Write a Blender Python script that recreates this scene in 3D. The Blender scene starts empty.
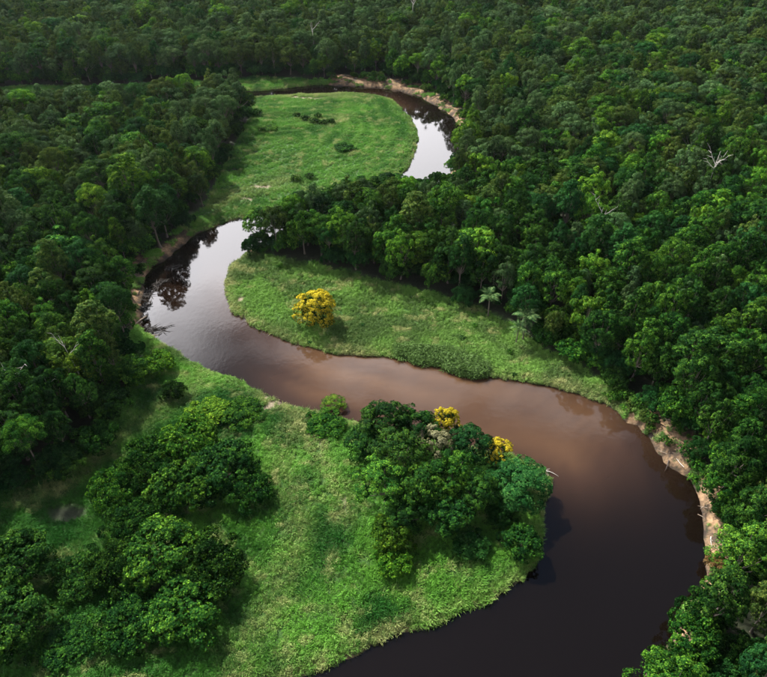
import bpy, math, random
import numpy as np
from mathutils import Vector

# ------------------------------------------------------------------ camera, sky, sun, exposure
scene = bpy.context.scene
COL = scene.collection
IW, IH, FPX = 767.0, 677.0, 638.0
CAM_H, PITCH = 112.0, math.radians(40.0)

cam_data = bpy.data.cameras.new('camera')
cam = bpy.data.objects.new('camera', cam_data)
COL.objects.link(cam)
cam.location = (0, 0, CAM_H)
cam.rotation_euler = (math.radians(90) - PITCH, 0, 0)
cam_data.sensor_width = 36.0
cam_data.lens = 36.0 * FPX / IW
cam_data.clip_start = 0.5
cam_data.clip_end = 9000
scene.camera = cam

SUN_ELEV, SUN_AZ = math.radians(46), math.radians(-38)     # azimuth from +Y towards +X
SKY_STRENGTH = 0.05
world = bpy.data.worlds.new('World')
scene.world = world
world.use_nodes = True
wn, wl = world.node_tree.nodes, world.node_tree.links
wn.clear()
w_out = wn.new('ShaderNodeOutputWorld')
w_bg = wn.new('ShaderNodeBackground'); w_bg.inputs['Strength'].default_value = SKY_STRENGTH
w_sky = wn.new('ShaderNodeTexSky'); w_sky.sky_type = 'NISHITA'; w_sky.sun_disc = False
w_sky.sun_elevation = SUN_ELEV; w_sky.sun_rotation = SUN_AZ
w_sky.altitude = 100; w_sky.air_density = 1.0; w_sky.dust_density = 0.7; w_sky.ozone_density = 1.0
# broken cloud deck: noise on a flat layer above the place (direction.xy / direction.z)
w_tc = wn.new('ShaderNodeTexCoord')
w_sep = wn.new('ShaderNodeSeparateXYZ')
w_max = wn.new('ShaderNodeMath'); w_max.operation = 'MAXIMUM'; w_max.inputs[1].default_value = 0.03
w_dx = wn.new('ShaderNodeMath'); w_dx.operation = 'DIVIDE'
w_dy = wn.new('ShaderNodeMath'); w_dy.operation = 'DIVIDE'
w_cmb = wn.new('ShaderNodeCombineXYZ')
w_noise = wn.new('ShaderNodeTexNoise'); w_noise.inputs['Scale'].default_value = 0.85
w_noise.inputs['Detail'].default_value = 7; w_noise.inputs['Roughness'].default_value = 0.55
w_ramp = wn.new('ShaderNodeValToRGB')
w_ramp.color_ramp.elements[0].position = 0.46; w_ramp.color_ramp.elements[0].color = (0.0, 0.0, 0.0, 1)
w_ramp.color_ramp.elements[1].position = 0.66; w_ramp.color_ramp.elements[1].color = (1, 1, 1, 1)
w_mix = wn.new('ShaderNodeMix'); w_mix.data_type = 'RGBA'
w_mix.inputs['B'].default_value = (70.0, 70.0, 74.0, 1)
wl.new(w_tc.outputs['Generated'], w_sep.inputs[0])
wl.new(w_sep.outputs['Z'], w_max.inputs[0])
wl.new(w_sep.outputs['X'], w_dx.inputs[0]); wl.new(w_max.outputs[0], w_dx.inputs[1])
wl.new(w_sep.outputs['Y'], w_dy.inputs[0]); wl.new(w_max.outputs[0], w_dy.inputs[1])
wl.new(w_dx.outputs[0], w_cmb.inputs['X']); wl.new(w_dy.outputs[0], w_cmb.inputs['Y'])
wl.new(w_cmb.outputs[0], w_noise.inputs['Vector'])
# a cloud field looks more closed towards the horizon, where it is seen edge on
w_inv = wn.new('ShaderNodeMath'); w_inv.operation = 'DIVIDE'; w_inv.inputs[0].default_value = 0.50
w_add = wn.new('ShaderNodeMath'); w_add.operation = 'ADD'
w_sub = wn.new('ShaderNodeMath'); w_sub.operation = 'SUBTRACT'; w_sub.inputs[1].default_value = 0.745
wl.new(w_max.outputs[0], w_inv.inputs[1]); wl.new(w_inv.outputs[0], w_sub.inputs[0])
wl.new(w_sub.outputs[0], w_add.inputs[0]); wl.new(w_noise.outputs['Fac'], w_add.inputs[1])
wl.new(w_add.outputs[0], w_ramp.inputs['Fac'])
wl.new(w_ramp.outputs['Color'], w_mix.inputs['Factor'])
wl.new(w_sky.outputs['Color'], w_mix.inputs['A'])
# thin cloud scatters forward; lobe shaped to brighten river reflections and cut rear fill
w_dot = wn.new('ShaderNodeVectorMath'); w_dot.operation = 'DOT_PRODUCT'
w_dot.inputs[1].default_value = (math.sin(SUN_AZ) * math.cos(SUN_ELEV), math.cos(SUN_AZ) * math.cos(SUN_ELEV), math.sin(SUN_ELEV))
w_h = wn.new('ShaderNodeMath'); w_h.operation = 'MULTIPLY_ADD'; w_h.inputs[1].default_value = .5; w_h.inputs[2].default_value = .5
w_p = wn.new('ShaderNodeMath'); w_p.operation = 'POWER'; w_p.inputs[1].default_value = 5.0
w_f = wn.new('ShaderNodeMath'); w_f.operation = 'MULTIPLY_ADD'; w_f.inputs[1].default_value = .93; w_f.inputs[2].default_value = .07
w_cl = wn.new('ShaderNodeVectorMath'); w_cl.operation = 'SCALE'; w_cl.inputs[0].default_value = (100.0, 98.0, 102.0)
wl.new(w_tc.outputs['Generated'], w_dot.inputs[0]); wl.new(w_dot.outputs['Value'], w_h.inputs[0])
wl.new(w_h.outputs[0], w_p.inputs[0]); wl.new(w_p.outputs[0], w_f.inputs[0]); wl.new(w_f.outputs[0], w_cl.inputs['Scale'])
wl.new(w_cl.outputs[0], w_mix.inputs['B'])
wl.new(w_mix.outputs['Result'], w_bg.inputs['Color'])
wl.new(w_bg.outputs[0], w_out.inputs['Surface'])

sun_data = bpy.data.lights.new('sun', 'SUN')
sun = bpy.data.objects.new('sun', sun_data)
COL.objects.link(sun)
sun_vec = Vector((math.sin(SUN_AZ) * math.cos(SUN_ELEV), math.cos(SUN_AZ) * math.cos(SUN_ELEV), math.sin(SUN_ELEV)))
sun.rotation_euler = (-sun_vec).to_track_quat('-Z', 'Y').to_euler()
sun.location = sun_vec * 900
sun_data.energy = 5.0
sun_data.angle = math.radians(2)
sun_data.color = (1.0, 0.95, 0.84)

scene.view_settings.view_transform = 'Standard'
scene.view_settings.look = 'None'
scene.view_settings.gamma = 1.0
scene.view_settings.use_curve_mapping = False
scene.view_settings.exposure = 1.2
scene.cycles.use_denoising = True
scene.cycles.max_bounces = 6
scene.cycles.diffuse_bounces = 1
scene.cycles.transparent_max_bounces = 6
scene.cycles.volume_bounces = 0
scene.cycles.sample_clamp_indirect = 6.0

# ------------------------------------------------------------------ geometry helpers
rng = np.random.default_rng(7)
random.seed(7)
FWD = np.array([0, math.cos(PITCH), -math.sin(PITCH)])
UP = np.array([0, math.sin(PITCH), math.cos(PITCH)])

def px(x, y, z=0.0):
    """photo pixel -> point on the horizontal plane at height z"""
    d = FWD + (x - IW / 2) / FPX * np.array([1.0, 0, 0]) + (IH / 2 - y) / FPX * UP
    t = (z - CAM_H) / d[2]
    return np.array([0, 0, CAM_H]) + d * t

def pxs(pts, z=0.0):
    return np.array([px(a, b, z)[:2] for a, b in pts])

def project(P):
    v = np.asarray(P, float) - np.array([0, 0, CAM_H])
    dep = v @ FWD
    return IW / 2 + FPX * v[..., 0] / dep, IH / 2 - FPX * (v @ UP) / dep, dep

def catmull(pts, n=6, closed=False):
    P = np.asarray(pts, float); m = len(P); out = []
    rngs = range(m if closed else m - 1)
    for i in rngs:
        p0 = P[(i - 1) % m] if (closed or i > 0) else P[0]
        p1 = P[i]; p2 = P[(i + 1) % m]
        p3 = P[(i + 2) % m] if (closed or i + 2 < m) else P[-1]
        for k in range(n):
            t = k / n
            out.append(0.5 * ((2 * p1) + (-p0 + p2) * t + (2 * p0 - 5 * p1 + 4 * p2 - p3) * t * t
                              + (-p0 + 3 * p1 - 3 * p2 + p3) * t ** 3))
    if not closed: out.append(P[-1])
    return np.array(out)

def inside(poly, Q):
    x, y = Q[:, 0], Q[:, 1]
    r = np.zeros(len(Q), bool)
    n = len(poly)
    for i in range(n):
        x1, y1 = poly[i]; x2, y2 = poly[(i + 1) % n]
        if y1 == y2: continue
        c = (y1 > y) != (y2 > y)
        r ^= c & (x < (x2 - x1) * (y - y1) / (y2 - y1) + x1)
    return r

def dist_line(line, Q, closed=False):
    d = np.full(len(Q), 1e9)
    n = len(line)
    for i in range(n if closed else n - 1):
        a = line[i]; b = line[(i + 1) % n]
        ab = b - a; L = ab @ ab
        if L < 1e-9: continue
        t = np.clip(((Q - a) @ ab) / L, 0, 1)
        e = Q - a - t[:, None] * ab
        d = np.minimum(d, e[:, 0] ** 2 + e[:, 1] ** 2)
    return np.sqrt(d)

_lat = np.random.default_rng(99).random((256, 256))
def vnoise(x, y):
    xi = np.floor(x).astype(int); yi = np.floor(y).astype(int)
    fx = x - xi; fy = y - yi
    fx = fx * fx * (3 - 2 * fx); fy = fy * fy * (3 - 2 * fy)
    g = lambda a, b: _lat[a % 256, b % 256]
    return (g(xi, yi) * (1 - fx) * (1 - fy) + g(xi + 1, yi) * fx * (1 - fy)
            + g(xi, yi + 1) * (1 - fx) * fy + g(xi + 1, yi + 1) * fx * fy)
def fbm(x, y, o=4):
    s = 0; a = 0.5; t = 0
    for k in range(o):
        s = s + a * vnoise(x + 17.3 * k, y - 9.1 * k); t += a; a *= 0.5; x = x * 2.03; y = y * 2.03
    return s / t

def sstep(a, b, x):
    t = np.clip((x - a) / (b - a), 0, 1)
    return t * t * (3 - 2 * t)

# ------------------------------------------------------------------ river course (photo pixels on the ground plane)
LEFT_BANK = [(-420, 128), (-150, 118), (0, 110), (100, 104), (200, 100), (270, 97), (300, 95), (340, 94), (370, 95.5),
             (388, 99), (400, 107), (412, 121), (418, 135), (415, 150), (410, 165), (395, 178), (365, 188), (330, 198),
             (300, 208), (280, 213), (262, 215), (246, 218), (226, 223), (205, 231), (190, 239), (177, 248), (165, 258),
             (152, 271), (144, 284), (141, 300), (140, 314), (144, 326), (153, 337), (167, 346), (185, 357), (205, 367),
             (225, 376), (245, 385), (262, 393), (280, 402), (300, 411), (325, 415), (350, 421), (378, 428), (410, 436),
             (445, 442), (480, 449), (512, 458), (536, 465), (551, 473), (553, 486), (546, 503), (542, 520), (541, 540),
             (537, 562), (522, 578), (505, 590), (480, 605), (450, 619), (420, 631), (385, 642), (352, 656), (310, 673),
             (250, 694), (150, 724), (40, 765), (-200, 830)]
RIGHT_BANK = [(-420, 118), (-150, 108), (0, 101), (100, 96), (200, 93), (265, 91), (290, 88), (320, 85.5), (350, 85.5),
              (380, 87.5), (400, 91), (418, 96), (432, 103), (445, 112), (456, 122), (463, 134), (463, 150), (456, 166),
              (444, 181), (424, 193), (395, 204), (360, 214), (320, 224), (290, 232), (265, 243), (248, 252), (234, 263),
              (226, 278), (225, 294), (231, 309), (245, 321), (266, 333), (291, 343), (320, 350), (345, 354.5), (372, 356),
              (400, 358.5), (430, 366), (460, 374), (482, 378), (515, 382), (548, 387), (578, 394), (602, 404),
              (622, 416), (641, 431), (657, 449), (672, 466), (687, 483), (698, 501), (704, 522), (705, 546), (703, 570),
              (698, 590), (690, 607), (680, 620), (668, 632), (660, 646), (650, 662), (638, 682), (605, 712), (545, 748),
              (440, 790), (200, 860)]
left_w = catmull(pxs(LEFT_BANK), 4)
right_w = catmull(pxs(RIGHT_BANK), 4)
river_poly = np.vstack([left_w, right_w[::-1]])

MEADOW_UPPER = pxs([(150, 86), (258, 100), (300, 92), (345, 90), (385, 94), (412, 105), (432, 135), (420, 170), (395, 190),
                    (330, 206), (280, 222), (225, 232), (200, 238), (186, 238), (188, 226), (204, 208), (217, 186),
                    (224, 165), (238, 142), (250, 124), (248, 112), (240, 108)])
MEADOW_MID = pxs([(222, 262), (244, 254), (290, 262), (330, 270), (370, 281), (400, 290), (440, 299), (478, 312), (512, 329),
                  (545, 349), (575, 366), (602, 381), (625, 397), (634, 412), (600, 425), (480, 395), (300, 365), (205, 300)])
MEADOW_NEAR = pxs([(146, 352), (160, 335), (240, 376), (300, 405), (420, 425), (560, 465), (562, 500), (545, 580), (420, 650),
                   (300, 690), (200, 730), (-150, 760), (-200, 600), (0, 492), (62, 474), (92, 452), (104, 426), (118, 402),
                   (138, 385)])
CLEARING = pxs([(-200, 99), (0, 89.5), (100, 88), (200, 83), (255, 79), (330, 82), (330, 96), (255, 103), (160, 116), (60, 121), (0, 127), (-200, 140)])
SOIL_RIGHT = pxs([(585, 390), (612, 396), (642, 404), (668, 424), (697, 447), (698, 466), (709, 490), (720, 520), (727, 552), (726, 575),
                  (712, 598), (700, 618), (688, 640), (672, 668), (655, 700), (620, 700), (690, 590), (690, 520), (640, 450), (590, 410)])
SOIL_LEFT = pxs([(128, 262), (150, 258), (165, 270), (150, 300), (152, 330), (165, 345), (140, 338), (126, 318), (132, 296), (124, 280)])
SOIL_TOP = pxs([(330, 77.5), (385, 80), (400, 84), (425, 89), (436, 95), (452, 106), (468, 122), (476, 138), (462, 146), (440, 118), (395, 95), (330, 90)])
# bare, sandy or dry patches: pixel centre, radius in metres (across, along)
PATCHES = [(241, 301, 1.3, 2.6), (265, 186, 6, 1.4), (252, 197, 4, 1.2), (305, 97, 14, 2.4),
           (130, 276, 2.2, 2.6), (283, 404, 4.5, 1.1), (270, 398, 4, 1.0), (345, 505, 0.5, 5), (318, 446, 0.6, 6),
           
           (335, 412, 3, 1.0), (548, 471, 2.6, 1.3)]

def masks(Q):
    """river distance (+ on land) and cover masks at ground points"""
    d = dist_line(river_poly, Q, True)
    d = np.where(inside(river_poly, Q), -d, d)
    jx = (fbm(Q[:, 0] * .18, Q[:, 1] * .18, 3) - .5) * 5
    jy = (fbm(Q[:, 0] * .18 + 40, Q[:, 1] * .18 + 9, 3) - .5) * 5
    J = Q + np.stack([jx, jy], 1)
    mead = inside(MEADOW_UPPER, J) | inside(MEADOW_MID, J) | inside(MEADOW_NEAR, J) | inside(CLEARING, J)
    soil = (inside(SOIL_RIGHT, J) | inside(SOIL_LEFT, J) | inside(SOIL_TOP, J)) & ~inside(MEADOW_MID, J)
    bare = np.zeros(len(Q))
    for (a, b, rx, ry) in PATCHES:
        c = px(a, b, 1.2)[:2]
        q = ((J[:, 0] - c[0]) / rx) ** 2 + ((J[:, 1] - c[1]) / ry) ** 2
        bare = np.maximum(bare, np.clip((1.25 - q) * (.35 + 1.1 * fbm(Q[:, 0] * .7, Q[:, 1] * .7, 2)), 0, 1))
    return d, mead, soil, bare

def ground_z(Q, d=None, mead=None):
    if d is None:
        d, mead, _, _ = masks(Q)
    n = fbm(Q[:, 0] * .035, Q[:, 1] * .035, 4) - .5
    n2 = fbm(Q[:, 0] * .22 + 5, Q[:, 1] * .22, 3) - .5
    wob = d + n2 * np.where(mead, 2.2, 4.0)
    steep = np.where(mead, 2.6, 1.4)
    top = np.where(mead, 1.25, 1.9)
    land = top * (1 - np.exp(-np.maximum(wob, 0) / steep)) + np.clip(wob, 0, 8) / 8 * (n2 * .7) + np.clip(d, 0, 40) / 40 * n * 5
    bed = -2.6 * (1 - np.exp(np.minimum(wob, 0) / 4.0))
    return np.where(wob > 0, land + 0.02, bed - 0.02)

# ------------------------------------------------------------------ mesh / object helpers
def new_mesh(name, V, F, attrs=None, smooth=False):
    """F: (n,3) or (n,4) int array"""
    me = bpy.data.meshes.new(name)
    V = np.asarray(V, np.float32); F = np.asarray(F, np.int32)
    k = F.shape[1]
    me.vertices.add(len(V)); me.vertices.foreach_set('co', V.ravel())
    me.loops.add(F.size); me.loops.foreach_set('vertex_index', F.ravel())
    me.polygons.add(len(F))
    me.polygons.foreach_set('loop_start', np.arange(0, F.size, k, dtype=np.int32))
    me.polygons.foreach_set('loop_total', np.full(len(F), k, np.int32))
    if smooth: me.polygons.foreach_set('use_smooth', np.ones(len(F), bool))
    for nm, (dom, arr) in (attrs or {}).items():
        at = me.attributes.new(nm, 'FLOAT', dom); at.data.foreach_set('value', np.asarray(arr, np.float32))
    me.update(calc_edges=True); me.validate()
    return me

def obj(name, me, mat=None, parent=None, link=True):
    o = bpy.data.objects.new(name, me)
    if mat is not None and not me.materials: me.materials.append(mat)
    if mat is not None and me.materials[0] != mat:
        o.material_slots[0].link = 'OBJECT'; o.material_slots[0].material = mat
    if link: COL.objects.link(o)
    if parent is not None: o.parent = parent
    return o

def tag(o, label, cat, group=None, kind=None):
    if label: o['label'] = label
    if cat: o['category'] = cat
    if group: o['group'] = group
    if kind: o['kind'] = kind
    return o

def empty(name, loc, rz=0.0, sc=(1, 1, 1)):
    e = bpy.data.objects.new(name, None); COL.objects.link(e)
    e.location = loc; e.rotation_euler = (0, 0, rz); e.scale = sc
    e.empty_display_size = 0.5
    return e

def tubes(paths, sides=6):
    """list of (points (n,3), radii (n)) -> V, F quads, capped by a shrunken tip"""
    VV = []; FF = []; off = 0
    for P, r in paths:
        P = np.asarray(P, float); r = np.asarray(r, float); n = len(P)
        T = np.gradient(P, axis=0); T /= np.linalg.norm(T, axis=1)[:, None] + 1e-9
        ref = np.array([0.31, 0.2, 0.93]) if abs(T[0] @ np.array([0.31, 0.2, 0.93])) < .95 else np.array([1.0, 0, 0])
        A = np.cross(T, ref); A /= np.linalg.norm(A, axis=1)[:, None] + 1e-9
        B = np.cross(T, A)
        ang = np.arange(sides) / sides * 2 * np.pi
        ring = P[:, None, :] + r[:, None, None] * (np.cos(ang)[None, :, None] * A[:, None, :] + np.sin(ang)[None, :, None] * B[:, None, :])
        VV.append(ring.reshape(-1, 3))
        i = np.arange(n - 1)[:, None] * sides; j = np.arange(sides)[None, :]; j2 = (j + 1) % sides
        FF.append(np.stack([i + j, i + j2, i + sides + j2, i + sides + j], -1).reshape(-1, 4) + off)
        off += n * sides
    return np.vstack(VV), np.vstack(FF)

def unit(v):
    return v / (np.linalg.norm(v, axis=-1, keepdims=True) + 1e-9)

def leaf_quads(C, N, L, W, r, fold=.18, droop=0.0):
    """leaf-shaped quads at C with normals about N"""
    n = len(C)
    N = unit(N)
    t = unit(np.cross(N, r.normal(size=(n, 3))))
    if droop: t = unit(t + np.array([0, 0, -droop]))
    b = unit(np.cross(N, t)); N = np.cross(t, b)
    L = np.broadcast_to(L, n)[:, None]; W = np.broadcast_to(W, n)[:, None]
    v0 = C - t * L * .5
    v1 = C + b * W * .5 + N * W * fold - t * L * .05
    v2 = C + t * L * .5 - N * L * .12
    v3 = C - b * W * .5 + N * W * fold - t * L * .05
    V = np.stack([v0, v1, v2, v3], 1).reshape(-1, 3)
    return V, np.arange(4 * n).reshape(n, 4)

# ------------------------------------------------------------------ materials
def mat_new(name):
    m = bpy.data.materials.new(name); m.use_nodes = True
    nt = m.node_tree; nt.nodes.clear()
    out = nt.nodes.new('ShaderNodeOutputMaterial')
    return m, nt, out

def attr_node(nt, name, typ='GEOMETRY'):
    a = nt.nodes.new('ShaderNodeAttribute'); a.attribute_name = name; a.attribute_type = typ
    return a

def mixc(nt, fac, a, b, blend='MIX'):
    m = nt.nodes.new('ShaderNodeMix'); m.data_type = 'RGBA'; m.blend_type = blend
    for sock, v in (('Factor', fac), ('A', a), ('B', b)):
        if hasattr(v, 'links') or hasattr(v, 'is_linked'): nt.links.new(v, m.inputs[sock])
        elif isinstance(v, (int, float)): m.inputs[sock].default_value = v
        else: m.inputs[sock].default_value = (*v, 1)
    return m.outputs['Result']

def math_node(nt, op, a, b=0.0, c=None):
    m = nt.nodes.new('ShaderNodeMath'); m.operation = op
    for i, v in enumerate((a, b, c)):
        if v is None: continue
        if hasattr(v, 'is_linked'): nt.links.new(v, m.inputs[i])
        else: m.inputs[i].default_value = v
    return m.outputs[0]

def foliage_mat(name, dark, mid, light, flower=None, transl=.20, spec=.02, rough=.65):
    """leaf colour varies by leaf, by twig cluster ('puff' attribute) and by tree"""
    m, nt, out = mat_new(name)
    N = nt.nodes
    geo = N.new('ShaderNodeNewGeometry'); oi = N.new('ShaderNodeObjectInfo')
    puff = attr_node(nt, 'puff')
    v = math_node(nt, 'MULTIPLY_ADD', geo.outputs['Random Per Island'], .45, math_node(nt, 'MULTIPLY', puff.outputs['Fac'], .55))
    r = N.new('ShaderNodeValToRGB')
    r.color_ramp.elements[0].position = .1; r.color_ramp.elements[0].color = (*dark, 1)
    r.color_ramp.elements[1].position = .86; r.color_ramp.elements[1].color = (*light, 1)
    e = r.color_ramp.elements.new(.5); e.color = (*mid, 1)
    nt.links.new(v, r.inputs['Fac'])
    tree = N.new('ShaderNodeHueSaturation')
    nt.links.new(r.outputs['Color'], tree.inputs['Color'])
    nt.links.new(math_node(nt, 'MULTIPLY_ADD', oi.outputs['Random'], .024, .481), tree.inputs['Hue'])
    wn_ = N.new('ShaderNodeTexWhiteNoise'); wn_.noise_dimensions = '1D'
    nt.links.new(oi.outputs['Random'], wn_.inputs['W'])
    nt.links.new(math_node(nt, 'MULTIPLY_ADD', wn_.outputs['Value'], .6, .7), tree.inputs['Value'])
    col = tree.outputs['Color']
    if flower is not None:
        fl = attr_node(nt, 'flower')
        col = mixc(nt, fl.outputs['Fac'], col, flower)
    p = N.new('ShaderNodeBsdfPrincipled')
    nt.links.new(col, p.inputs['Base Color'])
    p.inputs['Roughness'].default_value = rough
    p.inputs['Specular IOR Level'].default_value = spec
    t = N.new('ShaderNodeBsdfTranslucent')
    nt.links.new(mixc(nt, 1.0, col, (1.0, 1.0, .45), 'MULTIPLY'), t.inputs['Color'])
    mx = N.new('ShaderNodeMixShader'); mx.inputs[0].default_value = transl
    nt.links.new(p.outputs[0], mx.inputs[1]); nt.links.new(t.outputs[0], mx.inputs[2])
    nt.links.new(mx.outputs[0], out.inputs['Surface'])
    return m

FOL = {
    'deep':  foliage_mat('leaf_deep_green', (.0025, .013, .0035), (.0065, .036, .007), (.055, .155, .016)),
    'mid':   foliage_mat('leaf_mid_green', (.004, .023, .005), (.013, .066, .009), (.105, .25, .020)),
    'lime':  foliage_mat('leaf_bright_green', (.009, .042, .006), (.032, .115, .011), (.17, .33, .023)),
    'olive': foliage_mat('leaf_olive', (.008, .026, .006), (.028, .068, .013), (.115, .17, .030)),
    'blue':  foliage_mat('leaf_blue_green', (.003, .019, .006), (.009, .050, .012), (.038, .125, .024)),
    'pale':  foliage_mat('leaf_pale_green', (.013, .04, .014), (.035, .085, .028), (.12, .20, .07)),
    'gold':  foliage_mat('leaf_gold_blossom', (.02, .05, .010), (.04, .08, .015), (.12, .16, .025), flower=(.42, .34, .020)),
    'cream': foliage_mat('leaf_cream_blossom', (.03, .05, .015), (.05, .08, .03), (.12, .15, .07), flower=(.20, .20, .11)),
    'rust':  foliage_mat('leaf_rust', (.10, .065, .022), (.18, .12, .042), (.26, .19, .08)),
}

def plain_mat(name, a, b, scale=3.0, rough=.85, bump=.3, stretch=(1, 1, 1)):
    m, nt, out = mat_new(name)
    tc = nt.nodes.new('ShaderNodeTexCoord'); mp = nt.nodes.new('ShaderNodeMapping'); mp.inputs['Scale'].default_value = stretch
    nt.links.new(tc.outputs['Object'], mp.inputs['Vector'])
    n = nt.nodes.new('ShaderNodeTexNoise'); n.inputs['Scale'].default_value = scale; n.inputs['Detail'].default_value = 6
    nt.links.new(mp.outputs[0], n.inputs['Vector'])
    p = nt.nodes.new('ShaderNodeBsdfPrincipled')
    nt.links.new(mixc(nt, n.outputs['Fac'], a, b), p.inputs['Base Color'])
    p.inputs['Roughness'].default_value = rough
    bp = nt.nodes.new('ShaderNodeBump'); bp.inputs['Strength'].default_value = bump; bp.inputs['Distance'].default_value = .1
    nt.links.new(n.outputs['Fac'], bp.inputs['Height']); nt.links.new(bp.outputs[0], p.inputs['Normal'])
    nt.links.new(p.outputs[0], out.inputs['Surface'])
    return m

BARK = plain_mat('bark_grey_brown', (.06, .048, .036), (.15, .125, .10), 2.0)
BARK_PALE = plain_mat('bark_bleached', (.26, .24, .21), (.52, .50, .46), 1.5)
DRIFT = plain_mat('driftwood_pale', (.14, .10, .07), (.32, .26, .20), 2.0)
DRIFT_DARK = plain_mat('driftwood_wet', (.012, .010, .009), (.045, .036, .031), 2.5)

def ground_mat():
    m, nt, out = mat_new('ground_cover')
    N = nt.nodes
    tc = N.new('ShaderNodeTexCoord')
    def noise(s, d=5, r=.6):
        n = N.new('ShaderNodeTexNoise'); n.inputs['Scale'].default_value = s; n.inputs['Detail'].default_value = d
        n.inputs['Roughness'].default_value = r; nt.links.new(tc.outputs['Object'], n.inputs['Vector']); return n.outputs['Fac']
    n1 = noise(.35); n2 = noise(1.6); n3 = noise(.06, 3)
    def ramp(f, a, b):
        r = N.new('ShaderNodeMapRange'); r.inputs['From Min'].default_value = a; r.inputs['From Max'].default_value = b
        nt.links.new(f, r.inputs['Value']); return r.outputs['Result']
    litter = mixc(nt, ramp(n2, .35, .7), (.008, .012, .005), (.018, .021, .010))
    grass = mixc(nt, ramp(n1, .35, .7), (.022, .062, .012), (.055, .115, .025))
    soil = mixc(nt, ramp(n2, .3, .7), (.14, .082, .043), (.30, .20, .115))
    soil = mixc(nt, ramp(n1, .42, .62), soil, (.045, .032, .022))
    soil = mixc(nt, ramp(noise(.9), .56, .70), soil, (.018, .030, .010))
    sand = mixc(nt, ramp(n2, .3, .7), (.12, .09, .065), (.26, .21, .155))
    g = attr_node(nt, 'grass').outputs['Fac']; s = attr_node(nt, 'soil').outputs['Fac']; b = attr_node(nt, 'bare').outputs['Fac']
    wet = attr_node(nt, 'wet').outputs['Fac']
    c = mixc(nt, g, litter, grass)
    c = mixc(nt, s, c, soil)
    c = mixc(nt, b, c, sand)
    c = mixc(nt, wet, c, (.012, .010, .0095))
    p = N.new('ShaderNodeBsdfPrincipled'); p.inputs['Roughness'].default_value = .9
    p.inputs['Specular IOR Level'].default_value = .2
    nt.links.new(c, p.inputs['Base Color'])
    bp = N.new('ShaderNodeBump'); bp.inputs['Strength'].default_value = .6; bp.inputs['Distance'].default_value = .35
    nt.links.new(n2, bp.inputs['Height']); nt.links.new(bp.outputs[0], p.inputs['Normal'])
    nt.links.new(p.outputs[0], out.inputs['Surface'])
    return m

def water_mat():
    m, nt, out = mat_new('tea_brown_river_water')
    N = nt.nodes
    tc = N.new('ShaderNodeTexCoord')
    sh = attr_node(nt, 'shallow').outputs['Fac']
    n = N.new('ShaderNodeTexNoise'); n.inputs['Scale'].default_value = .045; n.inputs['Detail'].default_value = 5
    nt.links.new(tc.outputs['Object'], n.inputs['Vector'])
    f = math_node(nt, 'MULTIPLY', sh, math_node(nt, 'MULTIPLY_ADD', n.outputs['Fac'], .5, .75))
    r = N.new('ShaderNodeValToRGB')
    r.color_ramp.elements[0].color = (.0030, .0019, .0012, 1)
    r.color_ramp.elements[1].position = 1.0; r.color_ramp.elements[1].color = (.074, .040, .021, 1)
    e = r.color_ramp.elements.new(.45); e.color = (.028, .015, .0095, 1)
    nt.links.new(f, r.inputs['Fac'])
    p = N.new('ShaderNodeBsdfPrincipled')
    nt.links.new(r.outputs['Color'], p.inputs['Base Color'])
    wr = N.new('ShaderNodeTexNoise'); wr.inputs['Scale'].default_value = .07; wr.inputs['Detail'].default_value = 4
    nt.links.new(tc.outputs['Object'], wr.inputs['Vector'])
    nt.links.new(math_node(nt, 'MULTIPLY_ADD', wr.outputs['Fac'], .14, -.025), p.inputs['Roughness'])
    p.inputs['IOR'].default_value = 1.42
    w = N.new('ShaderNodeTexNoise'); w.inputs['Scale'].default_value = .9; w.inputs['Detail'].default_value = 3
    mp = N.new('ShaderNodeMapping'); mp.inputs['Scale'].default_value = (1, .7, 1)
    nt.links.new(tc.outputs['Object'], mp.inputs['Vector']); nt.links.new(mp.outputs[0], w.inputs['Vector'])
    bp = N.new('ShaderNodeBump'); bp.inputs['Strength'].default_value = .10; bp.inputs['Distance'].default_value = .1
    nt.links.new(w.outputs['Fac'], bp.inputs['Height']); nt.links.new(bp.outputs[0], p.inputs['Normal'])
    nt.links.new(p.outputs[0], out.inputs['Surface'])
    return m

# ------------------------------------------------------------------ ground and water
def axis(a, b, step, far, grow=1.22):
    core = list(np.arange(a, b + 1e-6, step))
    s = step; x = core[0]; lo = []
    while x > -far: s *= grow; x -= s; lo.append(x)
    s = step; x = core[-1]; hi = []
    while x < far: s *= grow; x += s; hi.append(x)
    return np.array(lo[::-1] + core + hi)

gx = axis(-215, 215, 1.5, 3200); gy = axis(22, 470, 1.5, 3200)
GX, GY = np.meshgrid(gx, gy, indexing='ij')
Q = np.stack([GX.ravel(), GY.ravel()], 1)
near = (np.abs(Q[:, 0]) < 420) & (Q[:, 1] > -120) & (Q[:, 1] < 700)
gd = np.full(len(Q), 200.0); gm = np.zeros(len(Q), bool); gs = np.zeros(len(Q), bool); gb = np.zeros(len(Q))
gd[near], gm[near], gs[near], gb[near] = masks(Q[near])
gz = ground_z(Q, gd, gm)
nx, ny = len(gx), len(gy)
I = np.arange(nx * ny).reshape(nx, ny)
F = np.stack([I[:-1, :-1], I[1:, :-1], I[1:, 1:], I[:-1, 1:]], -1).reshape(-1, 4)
edge_soil = np.where(gm, .75 * sstep(2.2, .6, gd), sstep(4.0, 1.5, gd))
soilv = np.maximum(np.where(gs, .95, 0), edge_soil)
wet = sstep(.35, .05, gz) * (gz > -.6) + (gz <= -.6)
mud = px(68, 514, 1.0)[:2]
wet = np.maximum(wet, .85 * sstep(1.3, .6, ((Q[:, 0] - mud[0]) / 4.2) ** 2 + ((Q[:, 1] - mud[1]) / 2.6) ** 2))
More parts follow.
